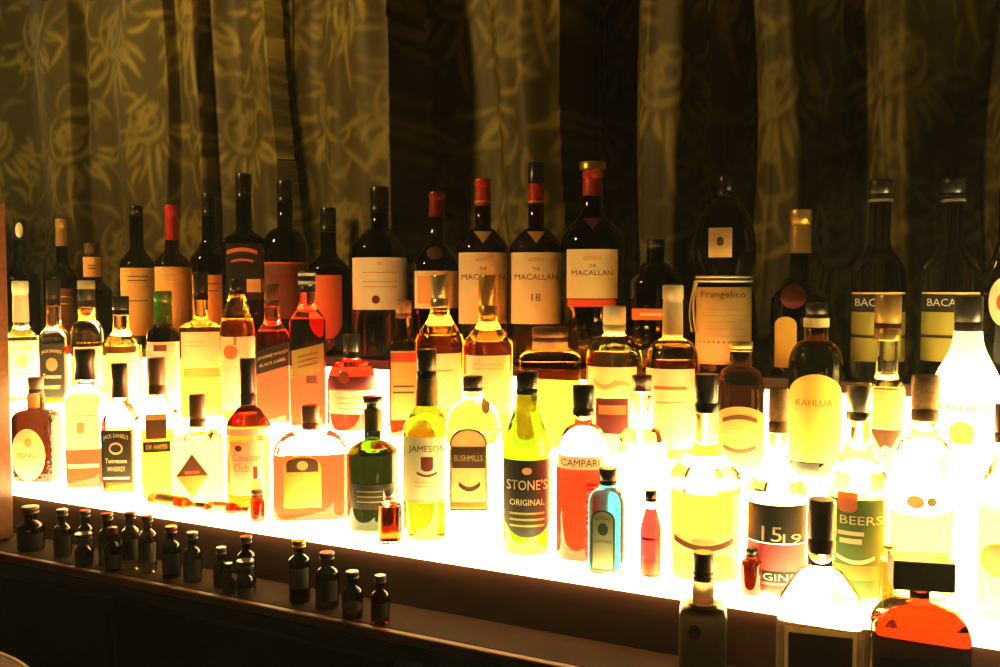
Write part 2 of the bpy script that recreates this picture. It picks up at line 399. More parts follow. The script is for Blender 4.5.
def patch(name, shp, x0, x1, z0, z1, off, mat, parent, form='rect', skew=0.0, nc=22, nr=6):
    "paper stuck on the bottle: follows the glass, outline by form"
    cols = []
    xm, hx, zm, hz = (x0+x1)/2, (x1-x0)/2, (z0+z1)/2, (z1-z0)/2
    me_v, me_f = [], []
    for i in range(nc+1):
        u = -1+2*i/nc
        u = math.sin(u*math.pi/2)*.5+u*.5
        lo, hi = -1.0, 1.0
        if form == 'oval': h = math.sqrt(max(0, 1-u*u)); lo, hi = -h, h
        elif form == 'arch': hi = 1-.5*(1-math.sqrt(max(0, 1-u*u)))*min(1.6, hx/hz*1.6)
        elif form == 'arch2': hi = 1-.3*(1-math.sqrt(max(0, 1-u*u)))*min(1.6, hx/hz*1.6)
        elif form == 'tri': hi = 1-2*abs(u)
        elif form == 'diamond': hi = 1-abs(u); lo = -(1-abs(u))
        elif form == 'shield': lo = -1+.42*abs(u)**3
        elif form == 'down': lo = -1+2*abs(u)
        elif form == 'hill': lo, hi = -.6-.9*u*u+.5, .5-.9*u*u+.5
        elif form == 'smile': lo, hi = -1+1.2*u*u-.2, -.2+1.2*u*u
        for k in range(nr+1):
            v = lo+(hi-lo)*k/nr
            x = xm+hx*u; z = zm+hz*v+skew*u*hx
            me_v.append(shp.front(x, z, off))
    for i in range(nc):
        for k in range(nr):
            a = i*(nr+1)+k; me_f.append((a, a+nr+1, a+nr+2, a+1))
    me = bpy.data.meshes.new(name); me.from_pydata(me_v, [], me_f); me.shade_smooth(); me.update()
    return link_mesh(name, me, mat, parent)

def border(shp, x0, x1, z0, z1, t, off, mat, parent):
    "thin printed frame round an arched label"
    xm, hx, zm, hz = (x0+x1)/2, (x1-x0)/2, (z0+z1)/2, (z1-z0)/2
    def outline(i):
        h, v = hx-i, hz-i; o = [(-h+2*h*k/8, -v) for k in range(8)]+[(h, -v+1.2*v*k/8) for k in range(8)]
        for k in range(25):
            u = math.cos(math.pi*k/24); f = 1-.5*(1-math.sqrt(max(0, 1-u*u)))*min(1.6, hx/hz*1.6); o.append((h*u, v*f))
        return o+[(-h, v*.2-1.2*v*k/8) for k in range(8)]
    A, B = outline(0), outline(t); n = len(A)
    vs = [shp.front(xm+a, zm+b, off) for a, b in A]+[shp.front(xm+a, zm+b, off) for a, b in B]
    me = bpy.data.meshes.new('border'); me.from_pydata(vs, [], [(i, (i+1) % n, n+(i+1) % n, n+i) for i in range(n)]); me.update()
    return link_mesh('border', me, mat, parent)
TXT = {}
def text_mesh(s):
    if s in TXT: return TXT[s]
    cu = bpy.data.curves.new('lettering', 'FONT'); cu.body = s; cu.resolution_u = 2; cu.align_x = 'CENTER'
    o = bpy.data.objects.new('lettering', cu); COL.objects.link(o)
    dg = bpy.context.evaluated_depsgraph_get(); dg.update()
    me = bpy.data.meshes.new_from_object(o.evaluated_get(dg))
    v = np.array([x.co[:] for x in me.vertices])[:, :2]; f = [tuple(p.vertices) for p in me.polygons]
    bpy.data.objects.remove(o); bpy.data.curves.remove(cu); bpy.data.meshes.remove(me)
    v = v-(v.min(0)+v.max(0))/2
    TXT[s] = (v, f); return TXT[s]
def lettering(shp, s, xc, zc, wid, hgt, off, mat, parent, vertical=False, arch=0.0, skew=0.0):
    v, f = text_mesh(s)
    ext = v.max(0)-v.min(0)
    q = v/ext*np.array([wid, hgt])
    co = []
    for x, z in q:
        if vertical: x, z = -z, x
        co.append(shp.front(xc+x, zc+z+arch*(1-(2*x/wid)**2)+skew*x, off))
    me = bpy.data.meshes.new('lettering'); me.from_pydata(co, [], f); me.update()
    return link_mesh('lettering', me, mat, parent)

def make_cap(root, kind, zb, zt, r, mat, nk_r):
    if kind == 'screw':
        h = zt-zb
        o = to_obj('cap', solid_of([(zb, r*.97, r*.97, 2), (zb+h*.04, r, r, 2), (zb+h*.22, r, r, 2), (zb+h*.24, r*.94, r*.94, 2), (zb+h*.28, r*.94, r*.94, 2), (zb+h*.30, r, r, 2), (zt-h*.06, r, r, 2), (zt, r*.93, r*.93, 2)]), mat, root)
    elif kind == 'capsule':
        h = zt-zb
        o = to_obj('capsule', solid_of([(zb, r, r, 2), (zb+h*.55, r*.96, r*.96, 2), (zb+h*.62, r*.93, r*.93, 2), (zt-h*.30, r*.92, r*.92, 2), (zt-h*.28, r*1.0, r*1.0, 2), (zt-h*.04, r*1.0, r*1.0, 2), (zt, r*.94, r*.94, 2)]), mat, root)
    elif kind == 'taper':
        h = zt-zb
        o = to_obj('cap', solid_of([(zb, r*1.05, r*1.05, 2), (zb+h*.5, r*.88, r*.88, 2), (zb+h*.55, r*.95, r*.95, 2), (zt-h*.05, r*.98, r*.98, 2), (zt, r*.9, r*.9, 2)]), mat, root)
    elif kind == 'disc':
        h = zt-zb
        o = to_obj('stopper', solid_of([(zb, nk_r*.82, nk_r*.82, 2), (zb+h*.48, nk_r*.82, nk_r*.82, 2), (zb+h*.5, r, r, 2), (zt-h*.08, r, r, 2), (zt, r*.92, r*.92, 2)]), mat, root)
    elif kind == 'block':
        h = zt-zb
        o = box('stopper', -r, r, -r*.75, r*.75, zb+h*.02, zt, mat, root, .002)
    return o

NB = [0]
def bottle(name, label, px, tier, top, cap, nk, sh, w, glass='clear', liq=None, sec=(2, 1), rot=0, kind='s', labels=(), dy=0.0, ygroup=None,
           cat='bottle', base_in=.93, neck_flare=1.0, extra=None, pts=None, body_mat=None, neckbody=None):
    """px: column of the axis; top, nk[0], sh, cap[0]: picture rows of cap top, neck foot, body top, cap foot;
       w, nk[1], cap[1]: half widths in picture columns. Rows and columns become metres at the bottle's own place."""
    Y = TY[tier]+dy; zt = TZ[tier]+.0006
    X = x_at(px, Y, zt+.1)
    k = m_per_px(X, Y, zt+.12)
    loc = Vector((X, Y, zt)); d = CAM-loc
    ry = math.atan2(d.x, -d.y)+R(rot)
    root = empty(name, loc, ry); tag(root, label, cat, ygroup)
    Zp = lambda y: z_at(X, Y, y)-zt
    cr, sr = abs(math.cos(R(rot))), abs(math.sin(R(rot)))
    nb, dep = sec
    wr = w*k/(cr+dep*sr*(1 if nb > 3 else .3)) if rot else w*k
    nr = nk[1]*k; sc = wr/(w*k)
    zc = Zp(cap[0])
    if pts: raw = [(Zp(y), h*k*sc) for y, h in pts]; p0 = raw[0][1] if raw else wr
    else: raw = [(z, r) for z, r in [(Zp(yy), rr) for yy, rr in shoulder(sh, wr, nk[0], nr, kind)]]; p0 = wr
    P0 = [(0, p0*base_in), (.0025, p0*.985), (.006, p0)]+[q for q in raw if q[0] > .008]+[(zc-.0005, nr*neck_flare)]
    shp = Shape(P0, nr, max(r for _, r in P0), nb, dep)
    zn = zc-.0005
    gm = body_mat or G[glass]
    if liq:
        zl = min(Zp(liq[1]), zn-.01); zb = .005
        to_obj('glass_base', solid_of(shp.rings(0, zb)), gm, root)
        to_obj('glass_body', solid_of(shp.rings(zl+.0003, zn)), gm, root)
        to_obj('liquid', solid_of(shp.rings(zb+.0003, zl)), L[liq[0]], root)
    else:
        to_obj('glass_body', solid_of(shp.rings(0, zn)), gm, root)
    c = make_cap(root, cap[3] if len(cap) > 3 else 'screw', zc, Zp(top), cap[1]*k, K[cap[2]], nr)
    for lb in labels:
        lw = max(abs(lb['x'][0]), abs(lb['x'][1]))
        x0, x1 = lb['x'][0]*k*sc, lb['x'][1]*k*sc
        z0, z1 = Zp(lb['y'][1]), Zp(lb['y'][0])
        lo = patch(lb.get('name', 'label'), shp, x0, x1, z0, z1, lb.get('off', .0006), lb['m'] if not isinstance(lb['m'], str) else P[lb['m']], root, lb.get('form', 'rect'), lb.get('skew', 0))
        for bd in lb.get('bands', ()):                    # printed bands: (x0, x1, y0, y1, material, form)
            bx0, bx1 = bd[0]*k*sc, bd[1]*k*sc
            patch(bd[6] if len(bd) > 6 else 'band', shp, bx0, bx1, Zp(bd[3]), Zp(bd[2]), lb.get('off', .0006)+(.0004 if len(bd) < 8 else bd[7]), P[bd[4]], lo, bd[5] if len(bd) > 5 else 'rect', lb.get('skew', 0), 16, 3)
        if lb.get('border'): border(shp, x0, x1, z0, z1, lb['border'][0]*k, lb.get('off', .0006)+.0005, P[lb['border'][1]], lo)
        for tx in lb.get('text', ()):                     # (string, xc, yc, width, height, material, opts)
            op = tx[6] if len(tx) > 6 else {}
            lettering(shp, tx[0], tx[1]*k*sc, Zp(tx[2]), tx[3]*k*sc, tx[4]*k, lb.get('off', .0006)+.0009, P[tx[5]], lo, skew=lb.get('skew', 0), **op)
    if extra: extra(root, shp, k, Zp, k*sc)
    NB[0] += 1
    return root

def lb(x0, x1, y0, y1, m, form='rect', **kw): return dict(x=(x0, x1), y=(y0, y1), m=m, form=form, **kw)
def lines(x0, x1, ys, m='brown', h=1.0): return [(x0, x1, y, y+h, m, 'rect', 'print') for y in ys]
#BOTTLES
BK, MD, FR = 'bottles on the top shelf', 'bottles on the middle lit step', 'bottles on the front lit step'
# ---- top shelf, along the curtain
bottle('whisky_bottle', 'dark bottle with a red label at the far end of the top shelf', -2, 3, 226, (244, 6, 'black'), (262, 6), 278, 14, 'brown', ygroup=BK,
       labels=[lb(-9, 13, 284, 336, 'salmon', bands=lines(-8, 8, (300, 306, 312), 'red'))])
def emblem20(root, shp, k, Zp, ks):
    patch('emblem', shp, -4*k, 4*k, Zp(238), Zp(223), .0025, P['cream'], root, 'oval')
bottle('whisky_bottle', 'plain dark brown bottle with a cream emblem on its dark cap', 21, 3, 219, (240, 7, 'black'), (262, 6.5), 281, 20, 'dark', ygroup=BK, extra=emblem20)
bottle('whisky_bottle', 'dark slim bottle with a silvery gold neck foil behind black-capped bottles', 63, 3, 219, (246, 6, 'gold', 'capsule'), (262, 6), 280, 19, 'brown', ygroup=BK,
       labels=[lb(-15, 15, 288, 335, 'brown', bands=lines(-9, 9, (296, 303), 'gold'))])
bottle('whisky_bottle', 'dark bottle with an orange square neck label on the top shelf', 93, 3, 243, (256, 8, 'brown'), (280, 10), 292, 20, 'dark', ygroup=BK,
       labels=[lb(-9, 9, 257, 277, 'orange', name='neck_label', bands=lines(-4, 4, (265, 268), 'brown'))])
bottle('whisky_bottle', 'olive necked bottle with a broad orange label, beside the red-capped one', 138, 3, 206, (216, 7, 'black'), (246, 7), 266, 18.5, 'olive', ygroup=BK,
       labels=[lb(-17, 17, 268, 335, 'orange', bands=lines(-10, 10, (276, 280, 300), 'brown'))])
bottle('whisky_bottle', 'amber bottle with a bright red capsule and broad orange label', 173, 3, 205, (240, 7, 'red', 'capsule'), (248, 7), 265, 19, 'brown', ygroup=BK,
       labels=[lb(-17.5, 17.5, 267, 335, 'orange', bands=lines(-14, 6, (272, 277, 281), 'tan'))])
bottle('whisky_bottle', 'black-capped bottle with a plain orange label right of the red-capped one', 210, 3, 194, (216, 7, 'black'), (238, 7), 262, 19, 'dark', ygroup=BK,
       labels=[lb(-17, 17, 275, 330, 'orange', bands=lines(-9, 9, (283, 290), 'brown'))])
bottle('whisky_bottle', 'tall square dark bottle with arched reddish lettering on black', 245, 3, 174, (200, 8, 'black'), (228, 8), 243, 23, 'dark', sec=(6, .8), ygroup=BK,
       labels=[lb(-18, 18, 244, 300, 'black', bands=[(-17, 13, 248, 255, 'salmon', 'hill'), (-13, 9, 259, 263, 'salmon', 'hill'), (2, 16, 279, 292, 'tan', 'rect', 'seal')])])
bottle('whisky_bottle', 'tall dark bottle with a thin violet rule across its body', 286, 3, 181, (203, 8, 'black'), (228, 8), 253, 23, 'dark', kind='dome', ygroup=BK,
       labels=[lb(-21, 21, 262.5, 318, 'brown', bands=[(-21, 21, 262.5, 264, 'pink', 'rect', 'rule'), (-15, 15, 275, 280, 'maroon', 'rect')])])
bottle('whisky_bottle', 'dark bottle with a rounded salmon red label', 329, 3, 208, (232, 8, 'black'), (252, 8), 270, 21, 'dark', ygroup=BK,
       labels=[lb(-20, 13, 275, 338, 'salmon', 'shield')])
bottle('whisky_bottle', 'broad dark bottle with a large cream label and small red dot', 380, 3, 187, (213, 9.5, 'black'), (228, 9), 250, 28, 'dark', kind='sd', ygroup=BK,
       labels=[lb(-27, 27, 258, 309, 'cream', bands=lines(-17, 17, (272, 281, 286), 'orange')+[(-3, 3, 262, 266, 'tan', 'oval', 'emblem')]+[(-8, 0, 295, 303, 'maroon', 'oval', 'seal')])])
def med437(root, shp, k, Zp, ks):
    patch('medallion', shp, -10*ks, 6*ks, Zp(260), Zp(247), .0008, P['brown'], root, 'oval')
bottle('whisky_bottle', 'dark green bottle with a dark red foil top and oval neck seal', 437, 3, 192, (217, 8, 'dred', 'capsule'), (244, 8.5), 268, 24, 'dgreen', kind='sd', ygroup=BK, extra=med437,
       labels=[lb(-22, 22, 271, 308, 'cream', bands=[(-19, -4, 276, 303, 'orange', 'rect', 'picture')])])
def mac(root, shp, k, Zp, ks):
    patch('neck_seal', shp, -9*ks, 9*ks, Zp(244), Zp(232), .0008, P['orange'], root, 'down')
    patch('capsule_band', shp, -8.3*k, 8.3*k, Zp(203), Zp(201), .0012, P['orange'], root)
bottle('whisky_bottle', 'red-capsuled bottle with a tall cream label, left of its numbered twin', 483, 3, 179, (206, 8, 'red', 'capsule'), (228, 8), 250, 26, 'brown', kind='sd', ygroup=BK, extra=mac,
       labels=[lb(-24, 24, 253, 323, 'cream', text=[('THE', 0, 269, 7, 3, 'brown'), ('MACALLAN', 0, 277, 42, 5.5, 'brown')], bands=[(-7, 7, 258, 262, 'tan', 'arch', 'emblem')])])
bottle('whisky_bottle', 'red and black capsuled bottle with a tall cream label numbered 18', 536, 3, 164, (204, 8, 'red', 'capsule'), (228, 8), 250, 27, 'brown', kind='sd', ygroup=BK,
       extra=lambda root, shp, k, Zp, ks: (mac(root, shp, k, Zp, ks), to_obj('cap_top', solid_of([(Zp(184), 8.3*k, 8.3*k, 2), (Zp(163.6), 8.3*k, 8.3*k, 2), (Zp(163), 7.6*k, 7.6*k, 2)]), K['black'], root)),
       labels=[lb(-24.5, 24.5, 253, 323, 'cream', text=[('THE', 0, 269, 7, 3, 'brown'), ('MACALLAN', 0, 277, 42, 5.5, 'brown'), ('18', 0, 297, 9, 7, 'brown')], bands=[(-8, 8, 258, 262, 'tan', 'arch', 'emblem')])])
def disc592(root, shp, k, Zp, ks):
    to_obj('cork_disc', solid_of([(Zp(170), 13*k, 13*k, 2), (Zp(163), 13*k, 13*k, 2), (Zp(162), 12*k, 12*k, 2)]), K['gold'], root)
    patch('neck_seal', shp, -9*ks, 9*ks, Zp(231), Zp(219), .0008, P['maroon'], root, 'down')
bottle('whisky_bottle', 'broad-shouldered decanter with a gold disc top, red cap and cream label', 592, 3, 170, (196, 10, 'red', 'capsule'), (212, 10), 246, 32, 'dark', ygroup=BK, extra=disc592,
       pts=[(372, 24), (340, 26), (300, 29), (260, 31), (246, 32), (236, 30), (228, 25), (220, 17), (212, 11)],
       labels=[lb(-25, 25, 250, 298, 'cream', text=[('THE', 0, 266, 7, 3, 'brown'), ('MACALLAN', 0, 273, 40, 5, 'brown')], bands=[(-9, 9, 256, 261, 'tan', 'arch', 'emblem'), (-24, 24, 299, 306, 'red', 'rect')])])
bottle('whisky_bottle', 'low dark bottle with a narrow salmon band, beside the robe-shaped bottle', 655, 3, 240, (250, 9, 'black'), (262, 9), 285, 27, 'dark', kind='sd', ygroup=BK,
       labels=[lb(-23, 23, 308, 319, 'salmon', bands=[(-15, 15, 312, 315, 'cream', 'rect', 'print')])])
def friar(root, shp, k, Zp, ks):
    for i, r0 in enumerate((277, 281)):
        zc = Zp(r0); a = shp.r(zc)+.0022
        bm = bmesh.new(); N = 40; rs = []
        for j in range(N):
            th = 2*math.pi*j/N; rs.append([bm.verts.new(((a+.0022*math.cos(p))*math.cos(th), (a+.0022*math.cos(p))*math.sin(th), zc+.0022*math.sin(p))) for p in (0, 1.57, 3.14, 4.71)])
        for j in range(N):
            for q in range(4): bm.faces.new((rs[j][q], rs[(j+1) % N][q], rs[(j+1) % N][(q+1) % 4], rs[j][(q+1) % 4]))
        to_obj('cord', bm, K['rope'], root)
    for side in (-31, -27):
        bm = bmesh.new(); prev = None
        for j in range(13):
            y = 281+j*4.2; x = (side-3.5*math.sin(j/12*3.1))*k; zz = Zp(y)
            p = shp.front(x, zz, .004); cur = [bm.verts.new((p[0]+.002*math.cos(q), p[1]-.001+.002*math.sin(q), p[2])) for q in (0, 1.57, 3.14, 4.71)]
            if prev:
                for q in range(4): bm.faces.new((prev[q], prev[(q+1) % 4], cur[(q+1) % 4], cur[q]))
            prev = cur
        to_obj('cord_end', bm, K['rope'], root)
bottle('liqueur_bottle', 'dark robe-shaped liqueur bottle with a white cord waist and amber label', 724, 3, 177, (196, 8, 'black'), (200, 10), 280, 34, 'dark', ygroup=BK, extra=friar,
       pts=[(385, 33), (340, 35), (300, 31), (282, 27), (274, 27), (262, 31), (248, 32), (235, 30), (220, 26), (208, 20), (202, 14), (198, 9)],
       labels=[lb(-16, 7, 229, 258, 'tan', name='neck_label', bands=[(-8, -1, 238, 247, 'brown', 'oval', 'monogram')]), lb(-28, 27, 287, 362, 'tan', text=[('Frangelico', -1, 295, 44, 8, 'brown')], bands=lines(-20, 20, (308, 314, 320, 327, 334), 'orange')+[(6, 25, 342, 352, 'salmon', 'rect', 'stamp')])])
def seal799(root, shp, k, Zp, ks):
    patch('wax_seal', shp, -19*ks, 7*ks, Zp(308), Zp(284), .0012, P['maroon'], root, 'oval')
bottle('brandy_bottle', 'dark bottle with a tall gold capsule and round wine-red shoulder seal', 799, 3, 210, (253, 11.5, 'gold', 'capsule'), (275, 10), 302, 29, 'dark', ygroup=BK, extra=seal799,
       labels=[lb(-24, -2, 316, 366, 'yellow', 'arch')])
def rum(root, shp, k, Zp, ks):
    to_obj('cap_ring', solid_of([(Zp(202), 13.2*k, 13.2*k, 2), (Zp(199.5), 13.2*k, 13.2*k, 2)]), K['silver'], root)
for xx, tp, wd, desc in ((878, 180, 28, 'smoky rum bottle with a black name band above an olive yellow label'), (950, 178, 30, 'smoky rum bottle with a black name band, nearest the white bottle')):
    bottle('rum_bottle', desc, xx, 3, tp, (199, 12.5, 'black'), (240, 11), 275, wd, 'smoky', kind='s', ygroup=BK, extra=rum,
       labels=[lb(-wd+1, wd-1, 293, 311, 'black', text=[('BACARDI', 0, 302, 46, 8, 'white')], bands=[(-wd+1, wd-1, 292, 294, 'tan', 'rect', 'rule')]),
               lb(-wd+1, wd-1, 311.5, 360, 'olive', bands=[(-wd+1, wd-1, 334, 337, 'black')])])
bottle('brandy_bottle', 'dark round-bellied flask with a cream oval label at the shelf end', 1004, 3, 190, (215, 9, 'black'), (240, 8), 275, 24, 'dark', sec=(2.2, .7), ygroup=BK,
       pts=[(392, 8), (375, 16), (350, 22), (320, 24), (290, 24), (270, 20), (255, 13), (240, 8)],
       labels=[lb(-16, 16, 277, 326, 'cream', 'oval', bands=[(-8, 8, 292, 312, 'red', 'oval', 'emblem')])])

# ---- middle lit step
bottle('bourbon_bottle', 'clear bottle with a long cream capsule and crested white label, far end', 22, 2, 281, (322, 8.5, 'cream', 'capsule'), (325, 8), 338, 18, 'clear', ('pale', 336), sec=(4, .9), ygroup=MD,
       labels=[lb(-16, 16, 340, 402, 'white', bands=[(-6, 6, 354, 366, 'tan', 'oval', 'crest')]+lines(-9, 9, (372,), 'olive'), text=[('JIM BEAM', 0, 349, 24, 5, 'olive', dict(arch=.004))])])
bottle('bourbon_bottle', 'square bottle with a black label and medallion on the middle step', 55, 2, 280, (306, 7, 'black'), (324, 7.5), 338, 17, 'clear', ('amber', 346), sec=(6, .9), rot=-14, ygroup=MD,
       labels=[lb(-15, 15, 343, 396, 'black', text=[("JACK DANIEL'S", 0, 352, 24, 4.5, 'tan', dict(arch=.004)), ('Tennessee', 0, 375, 22, 5, 'cream'), ('WHISKEY', 0, 386, 20, 4, 'tan')], bands=[(-7, 7, 357, 370, 'salmon', 'oval', 'medallion')])])
bottle('whisky_bottle', 'pale gold bottle with a cream-topped black cap on the middle step', 88, 2, 281, (307, 8.5, 'black'), (320, 8.5), 336, 17, 'clear', ('gold', 342), kind='dome', ygroup=MD,
       extra=lambda root, shp, k, Zp, ks: to_obj('cap_top', solid_of([(Zp(289), 9*k, 9*k, 2), (Zp(281), 9*k, 9*k, 2), (Zp(280.5), 8.3*k, 8.3*k, 2)]), K['cream'], root), labels=[lb(-14, 14, 346, 395, 'cream')])
bottle('whisky_bottle', 'round clear bottle of gold spirit with a short dark cap, beside the green-necked one', 122, 2, 296, (315, 8.5, 'black'), (328, 8), 346, 20, 'clear', ('pale', 345), kind='s', ygroup=MD, labels=[lb(-15, 15, 352, 400, 'cream')])
bottle('whisky_bottle', 'white-labelled bottle with a bright green neck capsule', 164, 2, 291, (324, 9.5, 'green', 'capsule'), (327, 10), 341, 17.5, 'dark', sec=(3, 1), kind='dome', ygroup=MD,
       labels=[lb(-16, 16, 341, 408, 'white', bands=[(-10, 3, 344, 350, 'brown'), (-10, 1, 356, 394, 'brown', 'rect', 'print')])])
bottle('whisky_bottle', 'square bottle with a cream label and brown band under a dark cap', 202, 2, 272, (300, 7.5, 'black'), (317, 7), 328, 22, 'clear', ('gold', 326), sec=(7, .9), ygroup=MD,
       labels=[lb(-20, 20, 331, 365, 'cream', bands=lines(-14, 4, (340, 344), 'tan')+[(-18, 18, 366, 376, 'orange')])])
bottle('brandy_bottle', 'clear bottle whose cream label shows a red pear', 238, 2, 279, (294, 7.5, 'black'), (296, 8), 327, 18, 'clear', ('gold', 318), kind='cone', ygroup=MD, dy=-.004,
       labels=[lb(-17, 17, 336, 408, 'cream', bands=[(-14, 0, 344, 358, 'salmon', 'oval', 'pear'), (-4, -1, 336, 344, 'olive', 'rect', 'pear_stalk'), (-16, 0, 368, 392, 'white', 'rect', 'panel')])])
bottle('whisky_bottle', 'square bottle with a slanted black label', 273, 2, 284, (306, 8, 'brown'), (318, 8), 338, 17, 'clear', ('russet', 330), sec=(8, .9), ygroup=MD,
       labels=[lb(-18, 18, 346, 369, 'black', skew=.28, text=[('JOHNNIE WALKER', 0, 354, 30, 4, 'tan'), ('BLACK LABEL', 0, 361, 26, 3, 'tan')])])
bottle('whisky_bottle', 'square bottle with a slanted olive gold label and banded cap', 308, 2, 271, (292, 8.5, 'black'), (302, 8), 322, 18, 'clear', ('russet', 318), sec=(8, .9), ygroup=MD,
       extra=lambda root, shp, k, Zp, ks: [to_obj('cap_band', solid_of([(Zp(q+3), 9*k, 9*k, 2), (Zp(q), 9*k, 9*k, 2)]), K['cream'], root) for q in (273, 281)],
       labels=[lb(-16, 16, 346, 372, 'olive', skew=.24, bands=lines(-10, 10, (353, 358, 363), 'brown')), lb(-2, 9, 374, 382, 'brown', name='small_label')])
bottle('whisky_bottle', 'round-shouldered pinkish bottle with a wine-red band, seal and cream label', 352, 2, 334, (358, 8.5, 'black'), (360, 9), 386, 25, 'clear', ('red', 366), kind='dome', ygroup=MD,
       labels=[lb(-23, 23, 388, 411, 'cream', bands=lines(-14, 14, (395, 400, 405), 'orange')), lb(-23, 23, 374, 387, 'maroon', name='shoulder_band', bands=[(-14, -2, 369, 381, 'red', 'oval', 'seal')])])
bottle('whisky_bottle', 'slim dark bottle with a red and orange label, beside the green whiskey bottle', 404, 2, 300, (318, 8, 'cork'), (330, 8), 345, 15, 'brown', ('ruby', 340), sec=(5, .9), ygroup=MD,
       labels=[lb(-13, 13, 350, 418, 'orange', bands=[(-13, 13, 352, 361, 'red'), (-11, 10, 384, 386, 'brown'), (-11, 10, 390, 392, 'brown')])])
bottle('whisky_bottle', 'clear sloping bottle with a ribbed silver cap, left of the gold-capped one', 440, 2, 275, (307, 9, 'silver'), (309, 9), 343, 24, 'clear', ('gold', 334), kind='s', ygroup=MD,
       labels=[lb(-21, 21, 352, 405, 'cream', bands=lines(-13, 13, (368,), 'olive'))])
bottle('whisky_bottle', 'clear sloping bottle with a gold cap and pale label, below the cream-labelled pair', 488, 2, 275, (316, 9.5, 'gold'), (318, 9), 346, 25, 'clear', ('gold', 340), kind='s', ygroup=MD,
       labels=[lb(-22, 22, 354, 410, 'cream', bands=lines(-14, 14, (362, 366), 'tan'))])
bottle('whisky_bottle', 'broad square amber bottle with a wide brown cap and white collar', 550, 2, 327, (341, 18, 'brown'), (349, 17), 358, 30, 'clear', ('gold', 360), sec=(8, .8), kind='dome', ygroup=MD,
       extra=lambda root, shp, k, Zp, ks: to_obj('collar', solid_of([(Zp(349.5), 18*k, 18*k, 2), (Zp(341.5), 18*k, 18*k, 2)]), K['white'], root))
bottle('rum_bottle', 'round clear bottle with a white cap, script label and dark red panel', 614, 2, 306, (331, 11.5, 'white'), (334, 10), 362, 28, 'clear', ('pale', 350), kind='dome', ygroup=MD,
       labels=[lb(-26, 22, 365, 393, 'cream', bands=[(-20, 2, 376, 386, 'tan', 'smile', 'print'), (-2, 16, 378, 386, 'tan', 'hill', 'print')]), lb(-18, 14, 395, 430, 'maroon', name='lower_label', bands=[(-15, 12, 402, 411, 'salmon')])])
bottle('liqueur_bottle', 'glowing straw-coloured bottle with a tall cream capsule and white label', 672, 2, 285, (334, 10.5, 'cream', 'capsule'), (338, 10), 365, 27, 'clear', ('gold', 358), kind='dome', ygroup=MD,
       labels=[lb(-26, 22, 367, 445, 'cream', bands=lines(-16, 12, (399,), 'olive')+lines(-18, 14, (384,), 'salmon', 3))])
bottle('liqueur_bottle', 'near-black square bottle with an arched orange label', 740, 2, 341, (351, 12, 'gold'), (366, 11), 396, 25, 'dark', sec=(4, .9), kind='dome', ygroup=MD,
       labels=[lb(-24.5, 24.5, 404, 471, 'orange', 'arch2', bands=[(-16, 16, 441, 449, 'brown', 'smile'), (-17, 17, 412, 420, 'brown', 'hill')]+lines(-14, 14, (427, 430), 'tan', 2)+lines(-16, 16, (466,), 'brown'))])
bottle('liqueur_bottle', 'dark coffee liqueur bottle with a large arched yellow label and red letters', 815, 2, 303, (318, 11, 'black'), (340, 12), 370, 28, 'dark', kind='dome', ygroup=MD,
       extra=lambda root, shp, k, Zp, ks: to_obj('neck_band', solid_of([(Zp(327), 13*k, 13*k, 2), (Zp(318), 13*k, 13*k, 2)]), K['cream'], root),
       labels=[lb(-26, 26, 372, 458, 'yellow', 'arch', text=[('KAHLÚA', -1, 399, 36, 9, 'red')], bands=[(-24, 24, 408, 410, 'tan', 'rect', 'rule')]), lb(-22, 5, 459, 474, 'black', name='lower_label')])
bottle('vodka_bottle', 'clear slim bottle with a gold cap and pointed red-brown label', 886, 2, 295, (340, 13.5, 'gold'), (372, 10.5), 390, 19, 'clear', ('pale', 386), ygroup=MD,
       extra=lambda root, shp, k, Zp, ks: to_obj('cap_band', solid_of([(Zp(328), 13.9*k, 13.9*k, 2), (Zp(323), 13.9*k, 13.9*k, 2)]), K['maroon'], root),
       labels=[lb(-17, 17, 388, 425, 'tan'), lb(-17, 17, 427, 455, 'brown', 'down', name='pointed_label', bands=[(-5, 5, 443, 452, 'cream', 'oval', 'emblem')])])
bottle('rum_bottle', 'opaque white coconut rum bottle with a black cap', 966, 2, 296, (331, 14.5, 'black'), (334, 15), 392, 36, 'clear', body_mat=K['white_glass'], kind='s', ygroup=MD,
       labels=[lb(-30, 24, 396, 450, K['white_glass'], name='print', text=[('MALIBU', -3, 405, 46, 7, 'olive')], bands=[(-17, 9, 418, 440, 'tan', 'oval', 'sun'), (-14, 8, 434, 439, 'yellow', 'oval', 'island')])])

# ---- front lit step
bottle('whisky_bottle', 'squat brown crackled bottle with a cream oval label, first on the front step', 37, 1, 377, (393, 8, 'brown'), (409, 9), 421, 29, 'crackle', sec=(5, .62), rot=-33, kind='dome', ygroup=FR,
       labels=[lb(-25, 22, 427, 478, 'tan', 'oval', bands=[(-6, 4, 436, 445, 'olive', 'oval', 'crest')], text=[('Old Parr', -1, 454, 30, 7, 'brown')]), lb(-9, 9, 394, 407, 'orange', name='neck_label')])
bottle('whisky_bottle', 'square bottle of orange whisky with a pale yellow label and tapering black cap', 87, 1, 349, (379, 11, 'black', 'taper'), (385, 9), 398, 23, 'clear', ('russet', 446), sec=(6, .9), rot=-10, kind='dome', ygroup=FR,
       labels=[lb(-21, 18, 396, 447, 'cream', bands=[(-8, 1, 420, 431, 'tan', 'rect', 'crest')]+lines(-18, 14, (413,), 'tan')), lb(-19, 17, 461, 465, 'cream', name='lower_label')])
